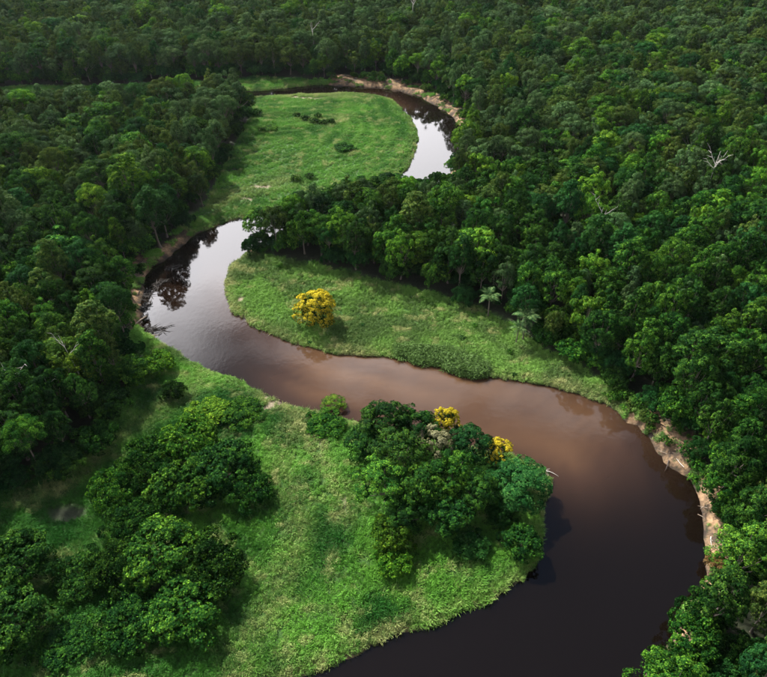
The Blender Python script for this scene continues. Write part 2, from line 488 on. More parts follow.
G = obj('ground', new_mesh('ground', np.column_stack([Q, gz]), F,
        {'grass': ('POINT', gm.astype(float)), 'soil': ('POINT', soilv), 'bare': ('POINT', np.clip(gb, 0, 1)), 'wet': ('POINT', wet)}, True), ground_mat())
tag(G, 'uneven forest floor, grassy point bars and bare earth river banks', 'ground', kind='structure')

wx = np.arange(-330, 331, 2.0); wy = np.arange(-60, 560, 2.0)
WX, WY = np.meshgrid(wx, wy, indexing='ij')
WQ = np.stack([WX.ravel(), WY.ravel()], 1)
wd = dist_line(river_poly, WQ, True); wd = np.where(inside(river_poly, WQ), -wd, wd)
bar_line = catmull(pxs([(226, 285), (231, 309), (266, 333), (320, 350), (372, 356), (430, 366), (482, 378), (548, 387), (600, 402)]), 3)
bar_mid = catmull(pxs([(330, 378), (370, 386), (420, 395), (500, 415), (570, 440)]), 3)
shal = .70 * np.exp(-(dist_line(bar_mid, WQ) / 14) ** 2) + .4 * np.exp(-dist_line(bar_line, WQ) / 9)
shal += .45 * np.exp(-dist_line(catmull(pxs([(370, 95.5), (388, 99), (400, 107)]), 3), WQ) / 5)
# silt streaks drawn out along the current
wi = np.where(wd < 6)[0]
mid_w = catmull((pxs(LEFT_BANK)[:60] * .5 + pxs(RIGHT_BANK)[:60] * .5), 3)
al = np.array([np.argmin(((mid_w - q) ** 2).sum(1)) for q in WQ[wi]])
dl = dist_line(left_w, WQ[wi])
shal[wi] *= .62 + .80 * fbm(al * .06, dl * .33, 4)
I = np.arange(len(wx) * len(wy)).reshape(len(wx), len(wy))
F = np.stack([I[:-1, :-1], I[1:, :-1], I[1:, 1:], I[:-1, 1:]], -1).reshape(-1, 4)
F = F[(wd[F] < 5).any(1)]
used, inv = np.unique(F, return_inverse=True)
Wt = obj('river_water', new_mesh('river_water', np.column_stack([WQ[used], np.zeros(len(used))]), inv.reshape(-1, 4),
         {'shallow': ('POINT', np.clip(shal[used], 0, 1))}, True), water_mat())
tag(Wt, 'tea brown river winding in two loops through the forest', 'river', kind='structure')

# ------------------------------------------------------------------ tree prototypes
def crown_parts(seed, R, H, base, lobes, puffs, leaves, leaf, lobe_r=.34, flat=.8, zmin=-.35, droop=0.0, puff_r=(.075, .125),
                core=500, flower=0.0, rough=.12, bulge=1.0):
    """a dome of rounded limbs' leaf masses (lobes), each built of twig clusters (puffs) of single leaves"""
    r = np.random.default_rng(seed)
    lr0 = lobe_r * R
    cz0 = base + (H - base) * .45
    az = max(H - cz0 - lr0 * flat, .3); axy = R - lr0 * .9
    cs = []
    for i in range(lobes):
        z = 1 - (1 - zmin) * (i + .4) / lobes
        a = i * 2.39996 + r.uniform(-.35, .35)
        q = math.sqrt(max(0, 1 - z * z)) ** bulge
        m = 1 + r.normal() * rough
        zz = z * az if z > 0 else z * (cz0 - base)
        cs.append((q * axy * m * math.cos(a), q * axy * m * math.sin(a), cz0 + zz * (1 + r.normal() * rough * .8), lr0 * r.uniform(.75, 1.2)))
    C = []; Nn = []; PF = []; FLW = []
    for (cx, cy, cz, lr) in cs:
        n = int(puffs * (lr / lr0) ** 1.7)
        out_ = np.array([cx / R, cy / R, (cz - cz0) / max(az, .1)]) * .7
        d = unit(r.normal(size=(n, 3)) * .8 + out_ + np.array([0, 0, .5]))
        pc = np.array([cx, cy, cz]) + d * np.array([1, 1, flat]) * lr * r.uniform(.84, 1.04, (n, 1))
        pr = R * r.uniform(puff_r[0], puff_r[1], n)
        lv = r.random()
        for k in range(n):
            m = int(leaves * r.uniform(.7, 1.3))
            ld = unit(r.normal(size=(m, 3)) * .8 + d[k] * .8 + np.array([0, 0, .35]))
            p = pc[k] + ld * pr[k] * np.array([1, 1, .8]) * r.uniform(.75, 1.1, (m, 1))
            C.append(p); Nn.append(ld * .6 + d[k] * .6 + r.normal(size=(m, 3)) * .30)
            PF.append(np.full(m, np.clip(.5 * r.random() + .5 * lv, 0, 1)))
            FLW.append(np.full(m, 1.0) * (r.random(m) < (flower * (.5 + .8 * max(0, d[k][2] + .25)))))
    # leaves on the inner twigs
    m = core
    d = unit(r.normal(size=(m, 3)))
    w = np.array(cs)[r.integers(0, len(cs), m)]
    p = w[:, :3] * np.array([.85, .85, 1]) + d * np.array([1, 1, flat]) * w[:, 3:4] * r.uniform(.2, .7, (m, 1))
    C.append(p); Nn.append(d + r.normal(size=(m, 3)) * .5); PF.append(r.random(m) * .5); FLW.append(np.zeros(m))
    C = np.vstack(C); Nn = np.vstack(Nn); PF = np.concatenate(PF); FLW = np.concatenate(FLW)
    L = leaf * r.uniform(.75, 1.35, len(C)); L[-m:] *= 2.2
    V, F = leaf_quads(C, Nn, L, L * .62, r, droop=droop)
    at = {'puff': ('FACE', PF)}
    if flower > 0: at['flower'] = ('FACE', FLW)
    return V, F, at, cs

def trunk_paths(seed, H, base, cs, r0):
    r = np.random.default_rng(seed + 500)
    k = 6
    t = np.linspace(0, 1, k)
    fork = base + .12 * (H - base)
    bend = r.uniform(-.4, .4, 2)
    P = np.column_stack([bend[0] * np.sin(t * 2.2), bend[1] * np.sin(t * 2.6), t * fork])
    rad = r0 * (1.35 - .75 * t); rad[0] *= 1.35
    paths = [(P, rad)]
    for (cx, cy, cz, lr) in cs[::2]:
        e = np.array([cx, cy, cz + .1 * lr]); s = P[-1] - np.array([0, 0, r.uniform(0, .18) * fork])
        u = np.linspace(0, 1, 4)[:, None]
        mid = (s + e) / 2 + np.array([0, 0, -.08 * H]) + r.normal(size=3) * .2
        B = (1 - u) ** 2 * s + 2 * u * (1 - u) * mid + u ** 2 * e
        paths.append((B, r0 * np.array([.5, .38, .26, .1])))
    return paths

PROTO = {}
def make_proto(key, seed, R, H, base, trunk_r=.28, **kw):
    V, F, at, cs = crown_parts(seed, R, H, base, **kw)
    cm = new_mesh('crown_' + key, V, F, at)
    tv, tf = tubes(trunk_paths(seed, H, base, cs, trunk_r))
    tm = new_mesh('trunk_' + key, tv, tf, None, True)
    cm.materials.append(FOL['mid']); tm.materials.append(BARK)
    PROTO[key] = dict(crown=cm, trunk=tm, R=R, H=H)

make_proto('dome_a', 1, 5.5, 16, 4.0, lobes=20, puffs=22, leaves=24, leaf=.36)
make_proto('dome_b', 2, 5.5, 17, 4.5, lobes=26, puffs=18, leaves=24, leaf=.35, lobe_r=.30)
make_proto('dome_c', 3, 5.5, 15, 3.0, lobes=16, puffs=28, leaves=24, leaf=.37, lobe_r=.38)
make_proto('lumpy_a', 4, 5.5, 18, 5.0, lobes=24, puffs=18, leaves=24, leaf=.35, lobe_r=.28, rough=.22)
make_proto('lumpy_b', 5, 5.5, 16, 4.0, lobes=19, puffs=22, leaves=24, leaf=.38, lobe_r=.32, rough=.25)
make_proto('umbrella', 6, 6.5, 17, 9, lobes=26, puffs=20, leaves=24, leaf=.30, lobe_r=.25, flat=.45, zmin=-.05, rough=.12)
make_proto('tall', 7, 4.2, 20, 5, lobes=22, puffs=18, leaves=22, leaf=.36, lobe_r=.36, flat=1.0)
make_proto('ragged', 8, 5.2, 17, 5, lobes=16, puffs=15, leaves=20, leaf=.48, lobe_r=.30, rough=.30, puff_r=(.09, .15), core=300)
make_proto('shrub_a', 9, 4.0, 5.2, .2, trunk_r=.12, lobes=24, puffs=24, leaves=22, leaf=.29, lobe_r=.30, zmin=-.1, droop=.5, bulge=.8, puff_r=(.06, .11))
make_proto('shrub_b', 10, 4.0, 4.4, .1, trunk_r=.12, lobes=28, puffs=22, leaves=22, leaf=.27, lobe_r=.26, zmin=-.05, droop=.8, rough=.2, bulge=.7, puff_r=(.06, .11))
make_proto('bush', 11, 2.0, 2.4, .0, trunk_r=.06, lobes=9, puffs=13, leaves=18, leaf=.20, lobe_r=.40, zmin=-.1, core=150)
make_proto('bloom', 12, 4.2, 8, .3, trunk_r=.2, lobes=22, puffs=20, leaves=26, leaf=.27, lobe_r=.34, rough=.14, flower=.72, zmin=-.55)
make_proto('bloom_small', 13, 3.4, 8, 3.0, trunk_r=.16, lobes=10, puffs=22, leaves=28, leaf=.26, lobe_r=.40, rough=.22, flower=.78)

TREE_KINDS = ['dome_a', 'dome_b', 'dome_c', 'lumpy_a', 'lumpy_b', 'umbrella', 'tall', 'ragged']

def place_tree(name, key, colour, xy, scale, rz, label, cat, group=None, zs=1.0, sink=.15, bark=None):
    p = PROTO[key]
    z = float(ground_z(np.array([xy]))[0]) - sink
    e = empty(name, (xy[0], xy[1], z), rz, (scale, scale, scale * zs))
    tag(e, label, cat, group)
    obj('crown', p['crown'], FOL[colour], e)
    obj('trunk', p['trunk'], bark or BARK, e)
    return e

# ------------------------------------------------------------------ where the forest trees stand
def poisson(n_try, bounds, rad_fn, ok, r, cell=14.0, pack=.55):
    pts = []; grid = {}
    x0, x1, y0, y1 = bounds
    X = r.uniform(x0, x1, n_try); Y = r.uniform(y0, y1, n_try)
    RR = rad_fn(n_try)
    good = ok(np.stack([X, Y], 1), RR)
    order = np.argsort(-RR * r.uniform(.8, 1.2, n_try))
    for i in order:
        if not good[i]: continue
        cx, cy = int(X[i] // cell), int(Y[i] // cell)
        hit = False
        for a in (-1, 0, 1):
            for b in (-1, 0, 1):
                for (px_, py_, pr) in grid.get((cx + a, cy + b), ()):
                    if (px_ - X[i]) ** 2 + (py_ - Y[i]) ** 2 < (pack * (pr + RR[i])) ** 2: hit = True; break
                if hit: break
            if hit: break
        if hit: continue
        grid.setdefault((cx, cy), []).append((X[i], Y[i], RR[i])); pts.append((X[i], Y[i], RR[i]))
    return np.array(pts)

LOOP_GAP = pxs([(400, 170), (425, 176), (456, 172), (458, 196), (446, 214), (420, 222), (402, 222)])
def forest_ok(P, RR):
    d, mead, soil, bare = masks(P)
    ok = (~mead) & (~soil) & (d > 2.5)
    # keep crowns out of the open meadows: test a point towards the camera side too
    for k in (.3,):
        for a in np.arange(0, 6.28, 1.05):
            S = P + (k * RR)[:, None] * np.array([math.cos(a), math.sin(a)])
            ds, ms, ss, _ = masks(S)
            ok &= ~ms & (ds > .5)
    ok &= ~inside(LOOP_GAP, P)
    # view wedge with a margin
    u, v, dep = project(np.column_stack([P, np.full(len(P), 10.0)]))
    ok &= (np.abs(P[:, 0]) < 60 + .72 * np.maximum(P[:, 1], 0))
    return ok

T = poisson(56000, (-520, 520, 25, 760), lambda n: 2.4 + 2.7 * rng.beta(1.5, 2.0, n) + (rng.random(n) < .02) * 2.4, forest_ok, rng)
print('forest trees', len(T))
tz = ground_z(T[:, :2])
n = len(T)
kind_i = rng.choice(len(TREE_KINDS), n, p=[.17, .17, .15, .16, .14, .06, .08, .07])
COLS = ['deep', 'mid', 'lime', 'olive', 'blue', 'pale']
# species gather in loose patches
patch = fbm(T[:, 0] * .03, T[:, 1] * .03, 3) + rng.normal(size=n) * .2
col_i = np.digitize(patch, [.40, .66, .78, .92, 1.04])
col_map = ['deep', 'mid', 'lime', 'blue', 'olive', 'pale']
tree_col = np.array([col_map[c] for c in col_i])
tree_col[rng.random(n) < .16] = 'deep'
tree_sc = np.array([T[i, 2] / PROTO[TREE_KINDS[kind_i[i]]]['R'] for i in range(n)])
tree_zs = np.clip(1.0 / tree_sc * rng.uniform(.82, 1.12, n) * (.75 + .25 * tree_sc), .6, 1.5)
tree_rz = rng.uniform(0, 6.28, n)
u, v, dep = project(np.column_stack([T[:, :2], tz + 12]))
infr = (dep > 10) & (u > -15) & (u < IW + 15) & (v > -10) & (v < IH + 25)
show = np.where(infr, T[:, 2] / dep, 0)
order = np.argsort(-show)
N_SINGLE = 300
single = order[:N_SINGLE]
rest = np.setdiff1d(np.arange(n), single)

ZONES = [
    ('the wooded neck between two river loops', pxs([(225, 268), (250, 215), (430, 160), (480, 200), (470, 312), (400, 300)])),
    ('the forest behind the debris-strewn bank', pxs([(-200, 200), (60, 190), (200, 215), (180, 255), (150, 300), (150, 350), (-200, 350)])),
    ('the forest beside the scrub-filled meadow', pxs([(-300, 350), (170, 350), (150, 420), (90, 520), (-300, 560)])),
    ('the forest above the eroded bank', pxs([(600, 395), (700, 400), (900, 520), (900, 760), (620, 760), (700, 600)])),
    ("the forest behind the golden tree's meadow", pxs([(465, 180), (900, 180), (900, 410), (690, 410), (600, 385), (465, 312)])),
    ('the forest beyond the sandy upper bank', pxs([(440, 60), (900, 60), (900, 180), (465, 180), (430, 160)])),
]
LOOK = {'deep': 'dark green', 'mid': 'mid green', 'lime': 'lime green', 'blue': 'blue-green', 'olive': 'olive green', 'pale': 'pale green'}
SHAPE = {'dome_a': 'round-crowned', 'dome_b': 'fine-lobed', 'dome_c': 'full-crowned', 'lumpy_a': 'many-lobed', 'lumpy_b': 'uneven-crowned',
         'umbrella': 'umbrella-crowned', 'tall': 'narrow-crowned', 'ragged': 'ragged-crowned'}
def open_dist(P):
    dm = np.full(len(P), 1e9)
    for poly in (MEADOW_UPPER, MEADOW_MID, MEADOW_NEAR): dm = np.minimum(dm, dist_line(poly, P, True))
    return dist_line(river_poly, P, True), dm
dw_all, dm_all = open_dist(T[:, :2])
def where_words(i):
    zn = ZONES[zone_of[i]][0] if zone_of[i] >= 0 else 'the unbroken canopy'
    b = 'by the water in' if dw_all[i] < 11 else ('by the grass in' if dm_all[i] < 11 else ('within' if min(dw_all[i], dm_all[i]) < 34 else 'deep within'))
    return b + ' ' + zn
zone_of = np.full(n, -1)
for zi, (zname, poly) in enumerate(ZONES):
    ins = inside(poly, T[:, :2]); zone_of[(zone_of < 0) & ins] = zi
tree_col[(zone_of == 3) & ((tree_col == 'lime') | (tree_col == 'pale'))] = 'mid'
for i in single:
    key = TREE_KINDS[kind_i[i]]
    size = 'giant' if T[i, 2] > 5.2 else ('broad' if T[i, 2] > 4.3 else ('small' if T[i, 2] < 3.4 else 'mid-sized'))
    lab = f'{size} {LOOK[tree_col[i]]} {SHAPE[key]} tree {where_words(i)}'
    place_tree('forest_tree', key, tree_col[i], T[i, :2], tree_sc[i], tree_rz[i], lab, 'tree', 'rainforest trees along the river', zs=tree_zs[i])

# ------------------------------------------------------------------ scattering of uncountable cover (geometry nodes)
def scatter(name, P, rot, sc, idx, protos, label, cat, extra=None, second=None):
    """one object: instances of protos (lists of objects) on points"""
    me = bpy.data.meshes.new(name)
    me.vertices.add(len(P)); me.vertices.foreach_set('co', np.asarray(P, np.float32).ravel())
    a = me.attributes.new('rot', 'FLOAT_VECTOR', 'POINT'); a.data.foreach_set('vector', np.asarray(rot, np.float32).ravel())
    a = me.attributes.new('scl', 'FLOAT_VECTOR', 'POINT'); a.data.foreach_set('vector', np.asarray(sc, np.float32).ravel())
    a = me.attributes.new('idx', 'INT', 'POINT'); a.data.foreach_set('value', np.asarray(idx, np.int32))
    for k, arr in (extra or {}).items():
        a = me.attributes.new(k, 'FLOAT', 'POINT'); a.data.foreach_set('value', np.asarray(arr, np.float32))
    me.update()
    o = bpy.data.objects.new(name, me); COL.objects.link(o)
    ng = bpy.data.node_groups.new(name, 'GeometryNodeTree')
    ng.interface.new_socket('Geometry', in_out='INPUT', socket_type='NodeSocketGeometry')
    ng.interface.new_socket('Geometry', in_out='OUTPUT', socket_type='NodeSocketGeometry')
    N, L = ng.nodes, ng.links
    gi = N.new('NodeGroupInput'); go = N.new('NodeGroupOutput')
    def named(nm, t):
        q = N.new('GeometryNodeInputNamedAttribute'); q.data_type = t; q.inputs['Name'].default_value = nm
        return q.outputs['Attribute']
    e2r = N.new('FunctionNodeEulerToRotation'); L.new(named('rot', 'FLOAT_VECTOR'), e2r.inputs[0])
    scl = named('scl', 'FLOAT_VECTOR'); ix = named('idx', 'INT')
    outj = N.new('GeometryNodeJoinGeometry')
    for lst in (protos, second):
        if not lst: continue
        j = N.new('GeometryNodeJoinGeometry')
        for ob in lst:
            oi = N.new('GeometryNodeObjectInfo'); oi.inputs['Object'].default_value = ob
            oi.inputs['As Instance'].default_value = True
            L.new(oi.outputs['Geometry'], j.inputs[0])
        ip = N.new('GeometryNodeInstanceOnPoints')
        ip.inputs['Pick Instance'].default_value = True
        L.new(gi.outputs[0], ip.inputs['Points']); L.new(j.outputs[0], ip.inputs['Instance'])
        L.new(ix, ip.inputs['Instance Index']); L.new(e2r.outputs[0], ip.inputs['Rotation']); L.new(scl, ip.inputs['Scale'])
        L.new(ip.outputs[0], outj.inputs[0])
    L.new(outj.outputs[0], go.inputs[0])
    md = o.modifiers.new('scatter', 'NODES'); md.node_group = ng
    tag(o, label, cat, kind='stuff')
    return o

def proto_obj(name, me, mat):
    return obj(name, me, mat, link=False)

# far forest: crown kinds x colours
combo = [(k, c) for k in TREE_KINDS for c in col_map]
far_c = [proto_obj('crown_source', PROTO[k]['crown'], FOL[c]) for k, c in combo]
far_t = [proto_obj('trunk_source', PROTO[k]['trunk'], BARK) for k, c in combo]
cidx = {kc: i for i, kc in enumerate(combo)}
ridx = [cidx[(TREE_KINDS[kind_i[i]], tree_col[i])] for i in rest]
scatter('distant_forest', np.column_stack([T[rest, :2], tz[rest] - .15]),
        np.column_stack([np.zeros(len(rest)), np.zeros(len(rest)), tree_rz[rest]]),
        np.column_stack([tree_sc[rest], tree_sc[rest], tree_sc[rest] * tree_zs[rest]]), ridx, far_c,
        'far rainforest canopy of mixed greens stretching beyond the upper river loop', 'forest', second=far_t)

# understory below the canopy
def under_ok(P, RR):
    d, mead, soil, bare = masks(P)
    u, v, dep = project(np.column_stack([P, np.full(len(P), 2.0)]))
    return (~mead) & (~soil | (rng.random(len(P)) < .0)) & (d > 1.5) & (np.abs(P[:, 0]) < 50 + .70 * np.maximum(P[:, 1], 0))
U = poisson(30000, (-420, 420, 25, 640), lambda n: rng.uniform(2.0, 3.6, n), under_ok, rng, cell=8, pack=.7)
us = U[:, 2] / 4.0 * 1.35
ukeys = [('shrub_a', 'deep'), ('shrub_b', 'deep'), ('shrub_a', 'mid'), ('shrub_b', 'blue')]
scatter('forest_understory', np.column_stack([U[:, :2], ground_z(U[:, :2]) - .1]),
        np.column_stack([np.zeros(len(U)), np.zeros(len(U)), rng.uniform(0, 6.28, len(U))]),
        np.column_stack([us, us, us * rng.uniform(.8, 1.5, len(U))]), rng.choice(4, len(U), p=[.35, .35, .2, .1]),
        [proto_obj('understory_source', PROTO[k]['crown'], FOL[c]) for k, c in ukeys],
        'dark tangled understory filling the forest below the crowns', 'undergrowth')
print('understory', len(U))

# ------------------------------------------------------------------ grass
def grass_mat(name, a, b, dry):
    m, nt, out = mat_new(name)
    t = attr_node(nt, 'tint', 'INSTANCER').outputs['Fac']; dr = attr_node(nt, 'dry', 'INSTANCER').outputs['Fac']
    g = nt.nodes.new('ShaderNodeNewGeometry')
    c = mixc(nt, t, a, b)
    c = mixc(nt, dr, c, dry)
    c = mixc(nt, math_node(nt, 'MULTIPLY', g.outputs['Random Per Island'], .35), c, mixc(nt, 1.0, c, (.5, .55, .4), 'MULTIPLY'))
    p = nt.nodes.new('ShaderNodeBsdfPrincipled'); p.inputs['Roughness'].default_value = .6; p.inputs['Specular IOR Level'].default_value = .1
    nt.links.new(c, p.inputs['Base Color'])
    tr = nt.nodes.new('ShaderNodeBsdfTranslucent'); nt.links.new(c, tr.inputs['Color'])
    mx = nt.nodes.new('ShaderNodeMixShader'); mx.inputs[0].default_value = .25
    nt.links.new(p.outputs[0], mx.inputs[1]); nt.links.new(tr.outputs[0], mx.inputs[2]); nt.links.new(mx.outputs[0], out.inputs['Surface'])
    return m
GRASS = grass_mat('meadow_grass', (.020, .105, .014), (.125, .33, .040), (.36, .39, .15))

def tuft(seed, blades=24, h=1.0, spread=.55, w=.065, lean=.6):
    r = np.random.default_rng(seed)
    V = []; F = []
    for b in range(blades):
        a = r.uniform(0, 6.28); q = spread * math.sqrt(r.random())
        p0 = np.array([q * math.cos(a), q * math.sin(a), -.05])
        a2 = a + r.normal() * .6; L = h * r.uniform(.55, 1.15); ln = lean * r.uniform(.3, 1.4)
        o = np.array([math.cos(a2), math.sin(a2), 0]); s = np.array([-math.sin(a2), math.cos(a2), 0]) * w * r.uniform(.6, 1.3)
        k = len(V)
        pm = p0 + np.array([0, 0, L * .6]) + o * ln * L * .3; pt = p0 + np.array([0, 0, L * .85]) + o * ln * L
        V += [p0 - s * .5, p0 + s * .5, pm + s * .5, pm - s * .5, pt + s * .12, pt - s * .12]
        F += [(k, k + 1, k + 2, k + 3), (k + 3, k + 2, k + 4, k + 5)]
    return new_mesh('tuft', np.array(V), np.array(F), {'puff': ('FACE', r.random(len(F)))})

def herb(seed, n=80):
    r = np.random.default_rng(seed)
    d = unit(r.normal(size=(n, 3)) + np.array([0, 0, .6])); d[:, 2] = np.abs(d[:, 2])
    C = d * np.array([.75, .75, .8]) * r.uniform(.5, 1, (n, 1))
    V, F = leaf_quads(C, d + r.normal(size=(n, 3)) * .4, r.uniform(.14, .28, n), r.uniform(.08, .16, n), r)
    return new_mesh('herb', V, F, {'puff': ('FACE', r.random(n))})

tuft_src = [proto_obj('grass_source', tuft(40 + k, h=[.8, 1.0, .65, .9][k]), GRASS) for k in range(4)] + \
           [proto_obj('herb_source', herb(60 + k), GRASS) for k in range(3)]

GQ = []
for poly in (MEADOW_UPPER, MEADOW_MID, MEADOW_NEAR, CLEARING, SOIL_RIGHT, SOIL_LEFT, SOIL_TOP):
    x0, y0 = poly.min(0) - 3; x1, y1 = poly.max(0) + 3
    x0 = max(x0, -260); x1 = min(x1, 230); y0 = max(y0, 28)
    m = int((x1 - x0) * (y1 - y0) * (4.4 if y1 < 250 else 2.6))
    GQ.append(np.stack([rng.uniform(x0, x1, m), rng.uniform(y0, y1, m)], 1))
bank = np.vstack([left_w, right_w]); bank = bank[(bank[:, 1] > 28) & (bank[:, 1] < 420) & (np.abs(bank[:, 0]) < 240)]
bq = bank[rng.integers(0, len(bank), 16000)] + rng.normal(size=(16000, 2)) * 4.0          # plants trailing down the banks
GQ = np.vstack(GQ + [bq])
d, mead, soil, bare = masks(GQ)
uu, vv, _ = project(np.column_stack([GQ, np.zeros(len(GQ))]))
gzv = ground_z(GQ, d, mead)
on_soil = soil & ~mead & (fbm(GQ[:, 0] * .25 + 31, GQ[:, 1] * .25, 3) > .66)
muddy = ((GQ[:, 0] - mud[0]) / 4.2) ** 2 + ((GQ[:, 1] - mud[1]) / 2.6) ** 2 < 1
earth = inside(SOIL_RIGHT, GQ) | inside(SOIL_TOP, GQ)
on_bank = ~mead & (d > .5) & (d < 6) & (fbm(GQ[:, 0] * .3 + 61, GQ[:, 1] * .3, 3) > np.where(earth, .72, .46))
keep = ~muddy & (mead | on_soil | on_bank) & (gzv > .12) & (rng.random(len(GQ)) > bare * 1.1) & (uu > -60) & (uu < IW + 60) & (vv < IH + 60)
GQ = GQ[keep]; d = d[keep]; gzv = gzv[keep]
ng_ = len(GQ)
print('grass tufts', ng_)
swirl = fbm(GQ[:, 0] * .04, GQ[:, 1] * .04, 2) * 12.0
streak = fbm(GQ[:, 0] * .10 + GQ[:, 1] * .05, GQ[:, 1] * .30 - GQ[:, 0] * .04, 3)
tilt = np.clip(rng.normal(.38, .18, ng_), 0, .8) * (.5 + streak)
tint = np.clip((fbm(GQ[:, 0] * .11 + 3, GQ[:, 1] * .11, 4) - .5) * 3.2 + .5 + rng.normal(size=ng_) * .18, 0, 1)
dry = np.clip((fbm(GQ[:, 0] * .3 + 70, GQ[:, 1] * .45 + 30, 4) - .60) * 3.5 + rng.normal(size=ng_) * .15, 0, .7) + .38 * sstep(4.5, 1, d) * rng.random(ng_)
reeds = inside(pxs([(395, 350), (440, 352), (484, 366), (492, 384), (440, 374), (396, 362)]), GQ)
dimmed_clearing = inside(pxs([(-200, 490), (60, 476), (110, 500), (110, 560), (250, 660), (220, 720), (-200, 760)]), GQ)
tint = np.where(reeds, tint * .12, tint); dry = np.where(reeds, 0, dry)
tint = np.where(dimmed_clearing, tint * .25, tint)  # grass tint lowered here, putting the corner's darkness into its colour
# trampled, drier runs through the near meadow
for run, wd_, am in (([(262, 396), (292, 412), (310, 436), (322, 462), (338, 492), (346, 520)], 2.2, .5),
                     ([(205, 372), (190, 392), (165, 405), (140, 425)], 3.0, .3),
                     ([(288, 430), (282, 470), (300, 520), (285, 570), (270, 610), (240, 650)], 3.0, .35),
                     ([(120, 440), (60, 490), (20, 500)], 2.0, .4)):
    dry = dry + am * np.exp(-(dist_line(catmull(pxs(run, 1.2), 3), GQ) / wd_) ** 2) * rng.random(ng_) * 1.6
upper = inside(MEADOW_UPPER, GQ)
ridge = np.sin(d * .85 + fbm(GQ[:, 0] * .05, GQ[:, 1] * .05, 2) * 9)          # scroll bars left by the wandering bend
tint = np.where(upper, np.clip(.45 + .55 * (tint - .3) + .09 * ridge + rng.normal(size=ng_) * .12, 0, 1), tint)
dry = np.where(upper, dry * 1.1 + .12 * np.clip(ridge, 0, 1) + .45 * np.exp(-(dist_line(catmull(pxs([(285, 98), (320, 97), (350, 99)]), 3), GQ) / 4) ** 2) + .4 * np.exp(-(dist_line(catmull(pxs([(215, 205), (245, 194), (285, 184)]), 3), GQ) / 5) ** 2) + .3 * np.exp(-(dist_line(catmull(pxs([(305, 124), (335, 126), (345, 120)]), 3), GQ) / 4) ** 2), dry)
dry = np.where(inside(MEADOW_MID, GQ), dry * 1.3 + .20, dry)
leafy = (fbm(GQ[:, 0] * .07 + 21, GQ[:, 1] * .07 + 8, 3) + rng.normal(size=ng_) * .12 > .52) & inside(MEADOW_NEAR, GQ)
gi = np.where(leafy, rng.integers(4, 7, ng_), rng.integers(0, 4, ng_))
gsz = rng.uniform(.5, 1.15, ng_) * (.75 + .6 * fbm(GQ[:, 0] * .09 + 11, GQ[:, 1] * .09, 3))
gsz = np.where(reeds, gsz * 1.9, gsz)
gsz = np.where(upper, gsz * (1 + .12 * ridge), gsz)
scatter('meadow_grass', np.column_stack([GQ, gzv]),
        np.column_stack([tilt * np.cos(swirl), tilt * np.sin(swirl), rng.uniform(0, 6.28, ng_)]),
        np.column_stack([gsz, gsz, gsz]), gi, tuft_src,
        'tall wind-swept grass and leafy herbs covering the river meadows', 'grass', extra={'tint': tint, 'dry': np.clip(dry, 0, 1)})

# ------------------------------------------------------------------ single trees and shrubs of the meadows
def gz1(x, y):
    return float(ground_z(np.array([[x, y]]))[0])

def at_crown(u_, v_, zc):
    """ground position of a plant whose crown centre (at height zc) shows at the pixel"""
    return px(u_, v_, zc)[:2]

def single_tree(name, key, colour, u_, v_, wpx, label, cat, h=None, group=None, bark=None):
    """pixel of the crown centre, crown width in photo pixels"""
    p = PROTO[key]
    hh = h or p['H']
    xy = at_crown(u_, v_, 1.2 + hh * .6)
    _, _, dep = project(np.array([xy[0], xy[1], hh * .6]))
    R = wpx / FPX * dep / 2
    sc = R / (p['R'] * 1.05)
    return place_tree(name, key, colour, xy, sc, rng.uniform(0, 6.28), label, cat, group, zs=hh / (p['H'] * sc), bark=bark)

GRP = 'trees and shrubs on the near peninsula'
single_tree('flowering_tree', 'bloom', 'gold', 315, 305, 44, 'lone golden-yellow flowering tree on the grassy river meadow', 'tree', h=10)
single_tree('flowering_tree', 'bloom_small', 'gold', 497, 453, 30, 'bright yellow flowering tree beside the bushy tree overhanging the point', 'tree', h=7.5)
single_tree('flowering_tree', 'bloom_small', 'gold', 448, 421, 30, 'golden flowering crown half hidden among dark trees of the grove', 'tree', h=11)
single_tree('flowering_tree', 'bloom_small', 'cream', 436, 448, 38, 'cream-blossomed tree in the middle of the dark grove', 'tree', h=11)
GROVE = [  # u, v, width, kind, colour, height, label
    (384, 424, 58, 'dome_a', 'deep', 12, 'broad dark tree at the inland corner of the grove'),
    (418, 428, 46, 'lumpy_b', 'deep', 12, 'dark many-lobed tree between the corner tree and golden crown'),
    (366, 446, 40, 'dome_c', 'deep', 9, 'low dark tree leaning from the grove over trampled grass'),
    (400, 455, 56, 'dome_b', 'deep', 13, 'tall dark tree behind the cream-blossomed tree'),
    (470, 444, 46, 'dome_c', 'blue', 10, 'smooth blue-green tree between the two yellow flowering crowns'),
    (385, 486, 56, 'lumpy_a', 'mid', 11, 'mid green tree with yellow-tipped clusters facing the near meadow'),
    (420, 488, 56, 'dome_a', 'mid', 11, 'rounded mid green tree below the cream-blossomed tree'),
    (453, 476, 52, 'lumpy_b', 'mid', 11, 'lumpy mid green tree at the heart of the grove'),
    (475, 492, 46, 'dome_b', 'deep', 9, 'shaded dark tree next to the overhanging bushy tree'),
    (445, 512, 52, 'dome_c', 'deep', 8, 'low dark tree at the foot of the grove'),
    (520, 484, 64, 'dome_c', 'blue', 7.5, 'broad grey-green bushy tree overhanging the point'),
    (408, 514, 46, 'dome_b', 'deep', 8, 'dark tree above the lime green shrubs of the grove'),
]
for (a_, b_, w_, k_, c_, h_, l_) in GROVE:
    single_tree('grove_tree', k_, c_, a_, b_, w_, l_, 'tree', h=h_, group=GRP)
